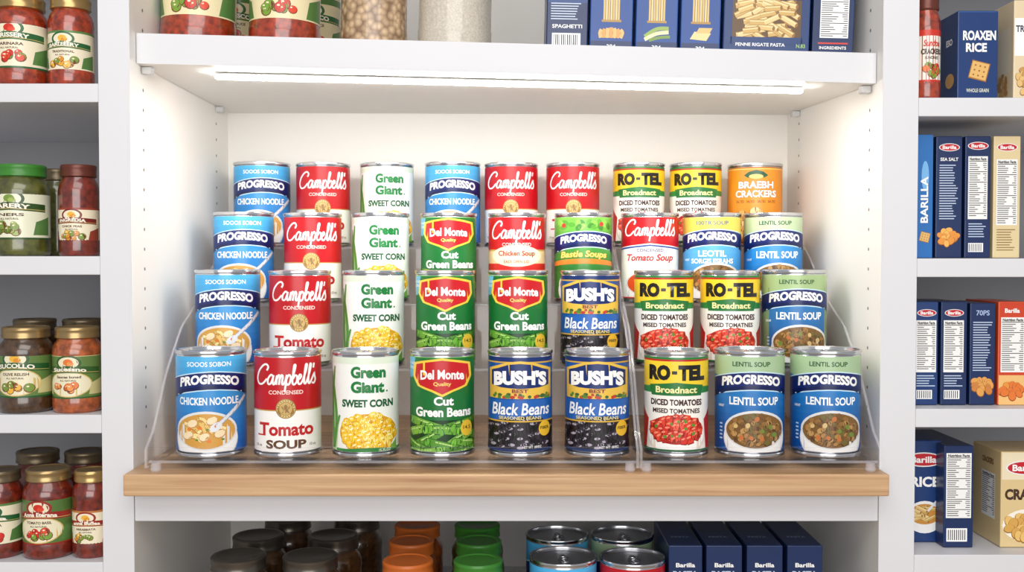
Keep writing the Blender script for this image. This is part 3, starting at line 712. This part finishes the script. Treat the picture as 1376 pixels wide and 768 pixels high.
# ---------------------------------------------------------------- cartons
BX = (22, 56, 112); BXD = (22, 44, 90)
def nutri(p, x0, y0, x1, y1, L=2):
    p.rect(x0, y0, x1, y1, (244, 244, 242), L)
    w = x1-x0; p.text('Nutrition Facts', (x0+x1)/2, y1-3.5, w*.86, 4, BLK, L+1, .04)
    y = y1-7; k = 0
    r = random.Random(int(x0*3+y1))
    while y > y0+2:
        if k % 5 == 0: p.rect(x0+1, y, x1-1, y+.9, BLK, L+1)
        else:
            p.rect(x0+1.5, y, x0+1.5+w*r.uniform(.3, .6), y+1.1, (90, 90, 92), L+1); p.rect(x1-1.5-w*r.uniform(.1, .2), y, x1-1.5, y+1.1, (90, 90, 92), L+1)
        y -= 2.8; k += 1
def penne(p, cx, cy, rx, ry, n, L=3, l=11, w=5, seed=1):
    r = random.Random(seed)
    for i in range(n):
        x = cx+r.uniform(-rx, rx); y = cy+r.uniform(-ry, ry); a = r.uniform(-.6, .6)
        q = [(x-l*cos(a), y-l*sin(a)), (x+l*cos(a), y+l*sin(a))]
        p.ribbon(q, w*1.2, (160, 116, 52), L+i*.06); p.ribbon(q, w, r.choice([(222, 188, 118), (208, 170, 98), (232, 204, 142)]), L+.02+i*.06)
        p.ribbon([(u, v+w*.25) for u, v in q], w*.18, (244, 224, 172), L+.04+i*.06); p.ell(q[1][0], q[1][1], w*.28, w*.5, (150, 104, 46), L+.045+i*.06, 8, a)
def brand(p, cx, cy, w, L=3):
    p.ell(cx, cy, w*.5, w*.19, (240, 240, 240), L, 20); p.ell(cx, cy, w*.46, w*.16, (196, 30, 44), L+.5, 20); p.text('Barilla', cx, cy, w*.66, w*.17, WH, L+1.5, .03)
def cracker(p, cx, cy, s, L=3):
    p.poly([(cx-s, cy-s*.6), (cx+s*.6, cy-s), (cx+s, cy+s*.6), (cx-s*.6, cy+s)], (168, 112, 50), L)
    p.poly([(cx-s*.9, cy-s*.5), (cx+s*.55, cy-s*.88), (cx+s*.9, cy+s*.55), (cx-s*.55, cy+s*.9)], (226, 180, 106), L+.4)
    for i in (-1, 0, 1):
        for j in (-1, 0, 1): p.ell(cx+s*(.42*i+.1*j), cy+s*(.42*j-.1*i), s*.09, s*.09, (160, 108, 50), L+.8, 7)
def lines(p, x0, x1, y0, y1, c=(190, 206, 230), L=2, st=3.4):
    r = random.Random(int(y0*5+y1)); y = y0
    while y < y1: p.rect(x0, y, x1-(x1-x0)*r.uniform(0, .35), y+1.3, c, L); y += st
# upper middle shelf: boxes. local px units at d=1.25
db = 1.25; SB = db/F
def topbox(x0, x1, col, pr, label, name='pasta_box', dd=.10, h=.17):
    px = (x0+x1)/2; x = WX(px, db); y = db-D0+dd/2
    carton(name, (x1-x0)*SB-.0006, dd, h, col, (x, y, ztop(x, y)+.0014), (tiltx(x), tilt(y), 0), front=pr, S=SB, label=label, cat='box', group='boxes on the upper middle shelf')
p = Print(); p.rect(-27, 62, 27, 150, (30, 66, 126), 1); p.rect(-20, 4, 18, 22, WH, 2)
for i in range(13): p.rect(-18+i*2.6, 6, -18+i*2.6+(1.4 if i % 3 else .8), 20, BLK, 3)
lines(p, -22, 18, 40, 62, (200, 214, 236)); p.text('SPAGHETTI', 0, 31, 40, 5, WH, 2, .02)
topbox(733, 789, BXD, p, 'dark blue box with a barcode beside the rice jar')
for i, (x0, x1, nm) in enumerate(((791, 849, 'bright blue box showing long pasta above one pasta shell'), (852, 909, 'bright blue box showing long pasta above green and white pasta'), (912, 966, 'bright blue box showing long pasta above two pasta squares'))):
    p = Print(); p.rect(-30, 0, 30, 13, (20, 44, 92), 1)
    for k in range(7): p.rect(-11+k*3.2, 40, -11+k*3.2+2.5, 150, (236, 206, 130) if k % 2 else (222, 186, 104), 2)
    p.rect(-13, 38, 13, 41, (180, 140, 70), 2.5)
    p.text('304', 0, 6, 12, 5, WH, 3, .02)
    if i == 0:
        for k in range(7): p.ribbon([(-14+k*4.4, 17), (-15+k*5, 24), (-13+k*4.2, 31-abs(k-3))], 4.6, (224, 160, 84) if k % 2 else (240, 186, 112), 3+k*.1, 3)
    elif i == 1:
        p.ribbon([(-16, 20), (0, 30), (16, 31)], 5, (150, 176, 84), 3); p.ribbon([(-16, 16), (0, 24), (16, 26)], 5, (236, 222, 176), 3.4); p.ribbon([(-10, 15), (4, 19), (18, 20)], 4, (120, 150, 66), 3.8)
    else:
        p.poly([(-14, 18), (8, 16), (14, 26), (-8, 28)], (236, 214, 150), 3); p.poly([(-6, 26), (12, 26), (16, 33), (-2, 33)], (222, 190, 120), 3.5)
    topbox(x0, x1, (22, 72, 146), p, nm)
p = Print(); p.rect(-46, 22, 46, 76, (96, 68, 34), 2); penne(p, 0, 47, 36, 22, 54, 3, 11, 6.5, 4)
p.rect(-48, 14, 48, 23, BX, 7); p.rect(-48, 72, 48, 90, BX, 7); p.rect(-60, 14, -46, 90, BX, 7); p.rect(46, 14, 60, 90, BX, 7)
p.text('PENNE RIGATE PASTA', -8, 13, 66, 4.5, WH, 8, .02); p.text('N.83', 46, 12, 12, 5, (160, 200, 120), 8, .02)
topbox(969, 1085, BX, p, 'wide blue box with a window showing penne')
p = Print(); nutri(p, -18, 24, 20, 120); p.rect(-29, 0, 29, 16, (20, 44, 92), 1); p.text('INGREDIENTS', 0, 11, 36, 4, WH, 3, .02); p.rect(-20, 16, 20, 18, (214, 60, 50), 2)
topbox(1088, 1144, BXD, p, 'dark blue box with nutrition panel, right end of the upper middle shelf')

# right bay. px units at d=1.222
dr = 1.222; SR = dr/F
def rbox(x0, x1, top, shelf, bot, col, front, label, name='cracker_box', left=None, dd=.09, dfront=dr, rz=0, right=None):
    px = (x0+x1)/2; h = (bot-top)*dfront/F; y = dfront-D0+dd/2
    return carton(name, (x1-x0)*dfront/F-.0008, dd, h, col, (WX(px, dfront), y, RS[shelf]+.0006), (0, 0, rz), front=front, left=left, right=right, S=dfront/F, label=label, cat='box', group='boxes on the right shelves')
p = Print(); RJ = (206, 52, 36)
p.rect(-1.6, 2.28, 1.6, 2.6, RJ, 1); p.rect(-1.6, .5, 1.6, .72, RJ, 1)
p.text('Sundoa', .04, 2.02, .6, .24, RJ, 3, .03, shear=.2); p.text('CRACKERS', .04, 1.72, .74, .2, (60, 44, 40), 3, .04); p.text('SUNDRIED', .04, 1.5, .5, .1, (60, 44, 40), 3, .02); p.pile(.04, 1.08, .26, .22, 9, [(226, 76, 40), (236, 120, 50), (120, 160, 60)], .11, 2, 1.1, dark=(130, 40, 20))
jar('cracker_jar', 1241, 1.228, 37, ph(-10, 128, 1.228), RS[0]+e2, M_sauce, M_maroon, p, 'r0', z0=.5, z1=2.5, panel=(244, 238, 226), label='slim jar with white label beside the right upright', cat='jar')
p = Print(); p.rect(-28, 118, 28, 122, (60, 110, 180), 1); p.text('ROAXEN', 2, 87, 44, 13, WH, 3, .04); p.text('RICE', -2, 71, 28, 12, WH, 3, .04); cracker(p, 2, 40, 15); p.text('WHOLE GRAIN', 0, 14, 30, 5, (220, 220, 200), 3, .02)
q = Print(); q.text('ESO', 8, 82, 20, 9, WH, 3, .04); q.ell(10, 30, 14, 10, (210, 160, 90), 3, 16)
rbox(1283, 1338, 8, 0, 128, BX, p, 'navy rice cracker box on the top right shelf', left=q, dd=.06)
p = Print(); p.rect(-26, 60, 26, 110, (250, 250, 246), 1); p.text('TRAL', -8, 96, 22, 9, (60, 60, 80), 3, .03); p.pile(0, 28, 15, 20, 24, [(226, 186, 120), (200, 150, 84)], 4, 3, 1.3, dark=(130, 90, 40))
q = Print(); q.rect(-26, 40, 26, 100, (226, 214, 190), 1); q.pile(4, 24, 14, 14, 16, [(206, 160, 96), (180, 130, 70)], 4, 3)
rbox(1358, 1402, -6, 0, 128, (226, 206, 170), p, 'beige box with pasta picture at right frame edge, top right shelf', 'pasta_box', left=q, dd=.06)
# second shelf
p = Print(); p.text('BARILLA', -1, 78, 62, 10, WH, 3, .03, rot=pi/2); cracker(p, 0, 28, 8); p.ell(0, 110, 5, 20, (120, 180, 230), 2, 16)
rbox(1231, 1253, 180, 1, 345, (34, 108, 180), p, 'bright blue slim box against the right upright', dd=.08)
p = Print(); brand(p, 0, 148, 28); p.text('SEA SALT', 0, 132, 24, 4.5, WH, 3, .02); lines(p, -13, 13, 52, 124)
p.pile(0, 28, 12, 9, 14, [(232, 150, 60), (240, 180, 90)], 4, 3, 1.3, dark=(150, 80, 20))
rbox(1256, 1292, 182, 1, 345, BXD, p, 'navy box with orange snack picture beside the bright blue slim box')
p = Print(); brand(p, 0, 150, 28); nutri(p, -13, 52, 13, 136); p.rect(-12, 8, 8, 20, WH, 2); lines(p, -12, 12, 28, 46)
for i in range(7): p.rect(-11+i*2.6, 9, -10+i*2.6, 19, BLK, 3)
rbox(1295, 1330, 182, 1, 345, BXD, p, 'navy box with white nutrition panel beside the beige box')
p = Print(); brand(p, 0, 148, 28); nutri(p, -14, 44, 14, 132); lines(p, -13, 13, 10, 38, (150, 120, 70))
rbox(1333, 1370, 182, 1, 345, (224, 204, 158), p, 'beige box with nutrition panel on the second right shelf')
# third shelf
def spine():
    p = Print(); brand(p, 0, 124, 26); nutri(p, -14, 44, 13, 114); p.rect(-13, 8, 8, 20, WH, 2)
    for i in range(7): p.rect(-12+i*2.8, 9, -10.8+i*2.8, 19, BLK, 3)
    lines(p, -13, 12, 25, 40); return p
rbox(1230, 1262, 408, 2, 547, BX, spine(), 'navy box against the right upright, third right shelf down')
rbox(1265, 1301, 408, 2, 547, BXD, spine(), 'second navy box with barcode, third right shelf down')
p = Print(); p.text('70PS', 0, 124, 18, 7, (170, 190, 226), 3, .02); lines(p, -13, 13, 46, 114)
p.pile(0, 26, 12, 10, 14, [(226, 160, 80), (206, 130, 60)], 4.4, 3, 1.3, dark=(130, 76, 24))
rbox(1304, 1339, 410, 2, 547, BXD, p, 'navy box with brown snack picture beside the orange red box')
p = Print(); p.rect(-22, 40, 22, 139, (206, 66, 36), 1); p.text('Barilla', -1, 127, 20, 6, WH, 3, .03); nutri(p, -16, 44, 16, 118); p.rect(-22, 0, 22, 40, (238, 190, 120), 1); p.pile(0, 20, 14, 9, 12, [(232, 150, 60), (226, 120, 50)], 4.4, 3, 1.3, dark=(150, 70, 20))
rbox(1342, 1382, 408, 2, 547, (222, 84, 44), p, 'orange red box at right frame edge, third right shelf down')
# bottom shelf
p = Print(); brand(p, 4, 112, 52); p.text('RICE', 6, 82, 38, 14, WH, 3, .04); p.ell(6, 34, 25, 22, (238, 238, 236), 2, 24); p.ell(6, 38, 21, 14, (200, 140, 60), 2.5, 24)
penne(p, 6, 38, 13, 9, 14, 3, 8, 4, 9); p.ribbon([(10, 42), (22, 56), (30, 64)], 3, (224, 226, 230), 6, 4)
rbox(1212, 1268, 604, 3, 742, BX, p, 'navy rice box half hidden by the right upright, lowest right shelf', 'rice_box', dfront=1.245, dd=.10)
q = Print(); nutri(q, -17, 40, 17, 128); q.rect(-16, 8, 12, 26, WH, 2)
for i in range(9): q.rect(-14+i*2.8, 10, -12.8+i*2.8, 24, BLK, 3)
rbox(1271, 1312, 604, 3, 742, BXD, q, 'navy box with nutrition panel beside the rice box, lowest right shelf', 'rice_box', dd=.12)
q = Print(); nutri(q, -14, 34, 26, 96); q.text('CRACKERS', 4, 112, 34, 8, (120, 70, 30), 3, .03)
p = Print(); p.rect(-40, 92, 40, 130, (236, 222, 190), 1); brand(p, -4, 108, 52); p.text('CRACKERS', 8, 72, 78, 15, (70, 46, 30), 3, .05); p.ell(0, 30, 34, 22, (246, 240, 226), 2, 24)
p.pile(0, 30, 27, 16, 24, [(232, 190, 110), (216, 166, 84)], 6, 3, 1.3, dark=(150, 100, 40))
rbox(1348, 1422, 612, 3, 742, (222, 196, 144), p, 'beige cracker box at right frame edge, lowest right shelf', left=q, dd=.075)

# ---------------------------------------------------------------- lower middle shelf
zl = Z_LOW+.0005
def lowjar(name, px, d, w, lidm, cont, label, grp, h=.1225):
    jar(name, px, d, w, h, zl, cont, lidm, None, '', label=label, cat='jar', group=grp)
for i, (px, d, w, lb) in enumerate(((318, 1.235, 84, 'front left'), (415, 1.235, 84, 'front right'), (345, 1.325, 78, 'middle left'), (446, 1.325, 78, 'middle right'), (385, 1.42, 70, 'back left'), (478, 1.42, 70, 'back right'))):
    lowjar('relish_jar', px, d, w, M_steel, M_brown, 'dark metal lidded jar on the lower middle shelf, %s of its cluster' % lb, 'dark lidded jars on the lower shelf')
for px, d, lb in ((547, 1.215, 'front'), (552, 1.30, 'middle'), (560, 1.38, 'back')):
    lowjar('sauce_jar', px, d, 78 if d < 1.25 else 70, M_orl, M_oran, 'orange lidded jar on the lower middle shelf, %s of its line' % lb, 'orange lidded jars on the lower shelf')
for px, d, lb in ((642, 1.215, 'front'), (643, 1.30, 'middle'), (641, 1.38, 'back')):
    lowjar('pickle_jar', px, d, 76 if d < 1.25 else 70, M_grl, M_pickle, 'green lidded jar on the lower middle shelf, %s of its line' % lb, 'green lidded jars on the lower shelf')
for px, d, k, lb in ((757, 1.235, 'A', 'front left'), (851, 1.235, 'B', 'front right'), (749, 1.335, 'A', 'back left'), (837, 1.335, 'G', 'back right')):
    name, desc, group, R, (body, lid, tab, lab), H = KINDS[k]
    o = empty(name, (WX(px, d), d-D0, zl), (0, 0, .1), label='metal topped can on the shelf below the oak board, %s of its four' % lb, cat='can', group='cans on the lower middle shelf')
    put('body', body, o); l = put('lid', lid, o); put('pull_tab', tab, l); put('label', lab, o)
for i, (x0, x1) in enumerate(((900, 947), (951, 1001), (1006, 1056), (1061, 1110))):
    p = Print(); p.text('Barilla', 0, 128, 26, 6, WH, 2, .03); p.text('PASTA', 0, 116, 34, 8, (190, 206, 230), 2, .03)
    t = Print(); t.rect(-24, -50, -22.5, 60, (60, 92, 150), 1); t.text('PASTA', 0, -30, 26, 7, (150, 176, 214), 2, .02)
    carton('pasta_box', (x1-x0)*SR-.001, .13, .136, BXD, (WX((x0+x1)/2, dr), .035+.065, zl), (0, 0, 0), front=p, top=t, S=SR, label='navy pasta box below the oak board, %s from its left end' % ['first', 'second', 'third', 'last'][i], cat='box', group='navy boxes on the lower shelf')

# ---------------------------------------------------------------- light, world, camera
w = bpy.data.worlds.new('world'); sc.world = w; w.use_nodes = True
bg = w.node_tree.nodes['Background']; bg.inputs[0].default_value = (.97, .975, 1, 1); bg.inputs[1].default_value = .44
def area(name, loc, tgt, sx, sy, en, col=(1, 1, 1)):
    l = bpy.data.lights.new(name, 'AREA'); l.shape = 'RECTANGLE'; l.size = sx; l.size_y = sy; l.energy = en; l.color = col
    o = bpy.data.objects.new(name, l); COL.objects.link(o); o.location = loc
    from mathutils import Vector
    o.rotation_euler = (Vector(tgt)-Vector(loc)).to_track_quat('-Z', 'Y').to_euler(); return o
area('overhead_fill', (0, -1.5, 2.5), (0, .1, 1.25), 1.6, 1.0, 18, (1, .98, .95))  # added soft fill from above the front, not an actual fixture
area('front_fill', (0, -3.0, 1.6), (0, .2, 1.35), 2.4, 1.4, 46, (1, .985, .965))  # added fill behind the camera to brighten niche, can fronts and bay backs
cam = bpy.data.cameras.new('camera'); co = bpy.data.objects.new('camera', cam); COL.objects.link(co)
co.location = (0, -D0, H0); co.rotation_euler = (pi/2-TH, 0, 0)
cam.sensor_width = 36; cam.lens = F/1376*36; cam.clip_start = .02
sc.camera = co
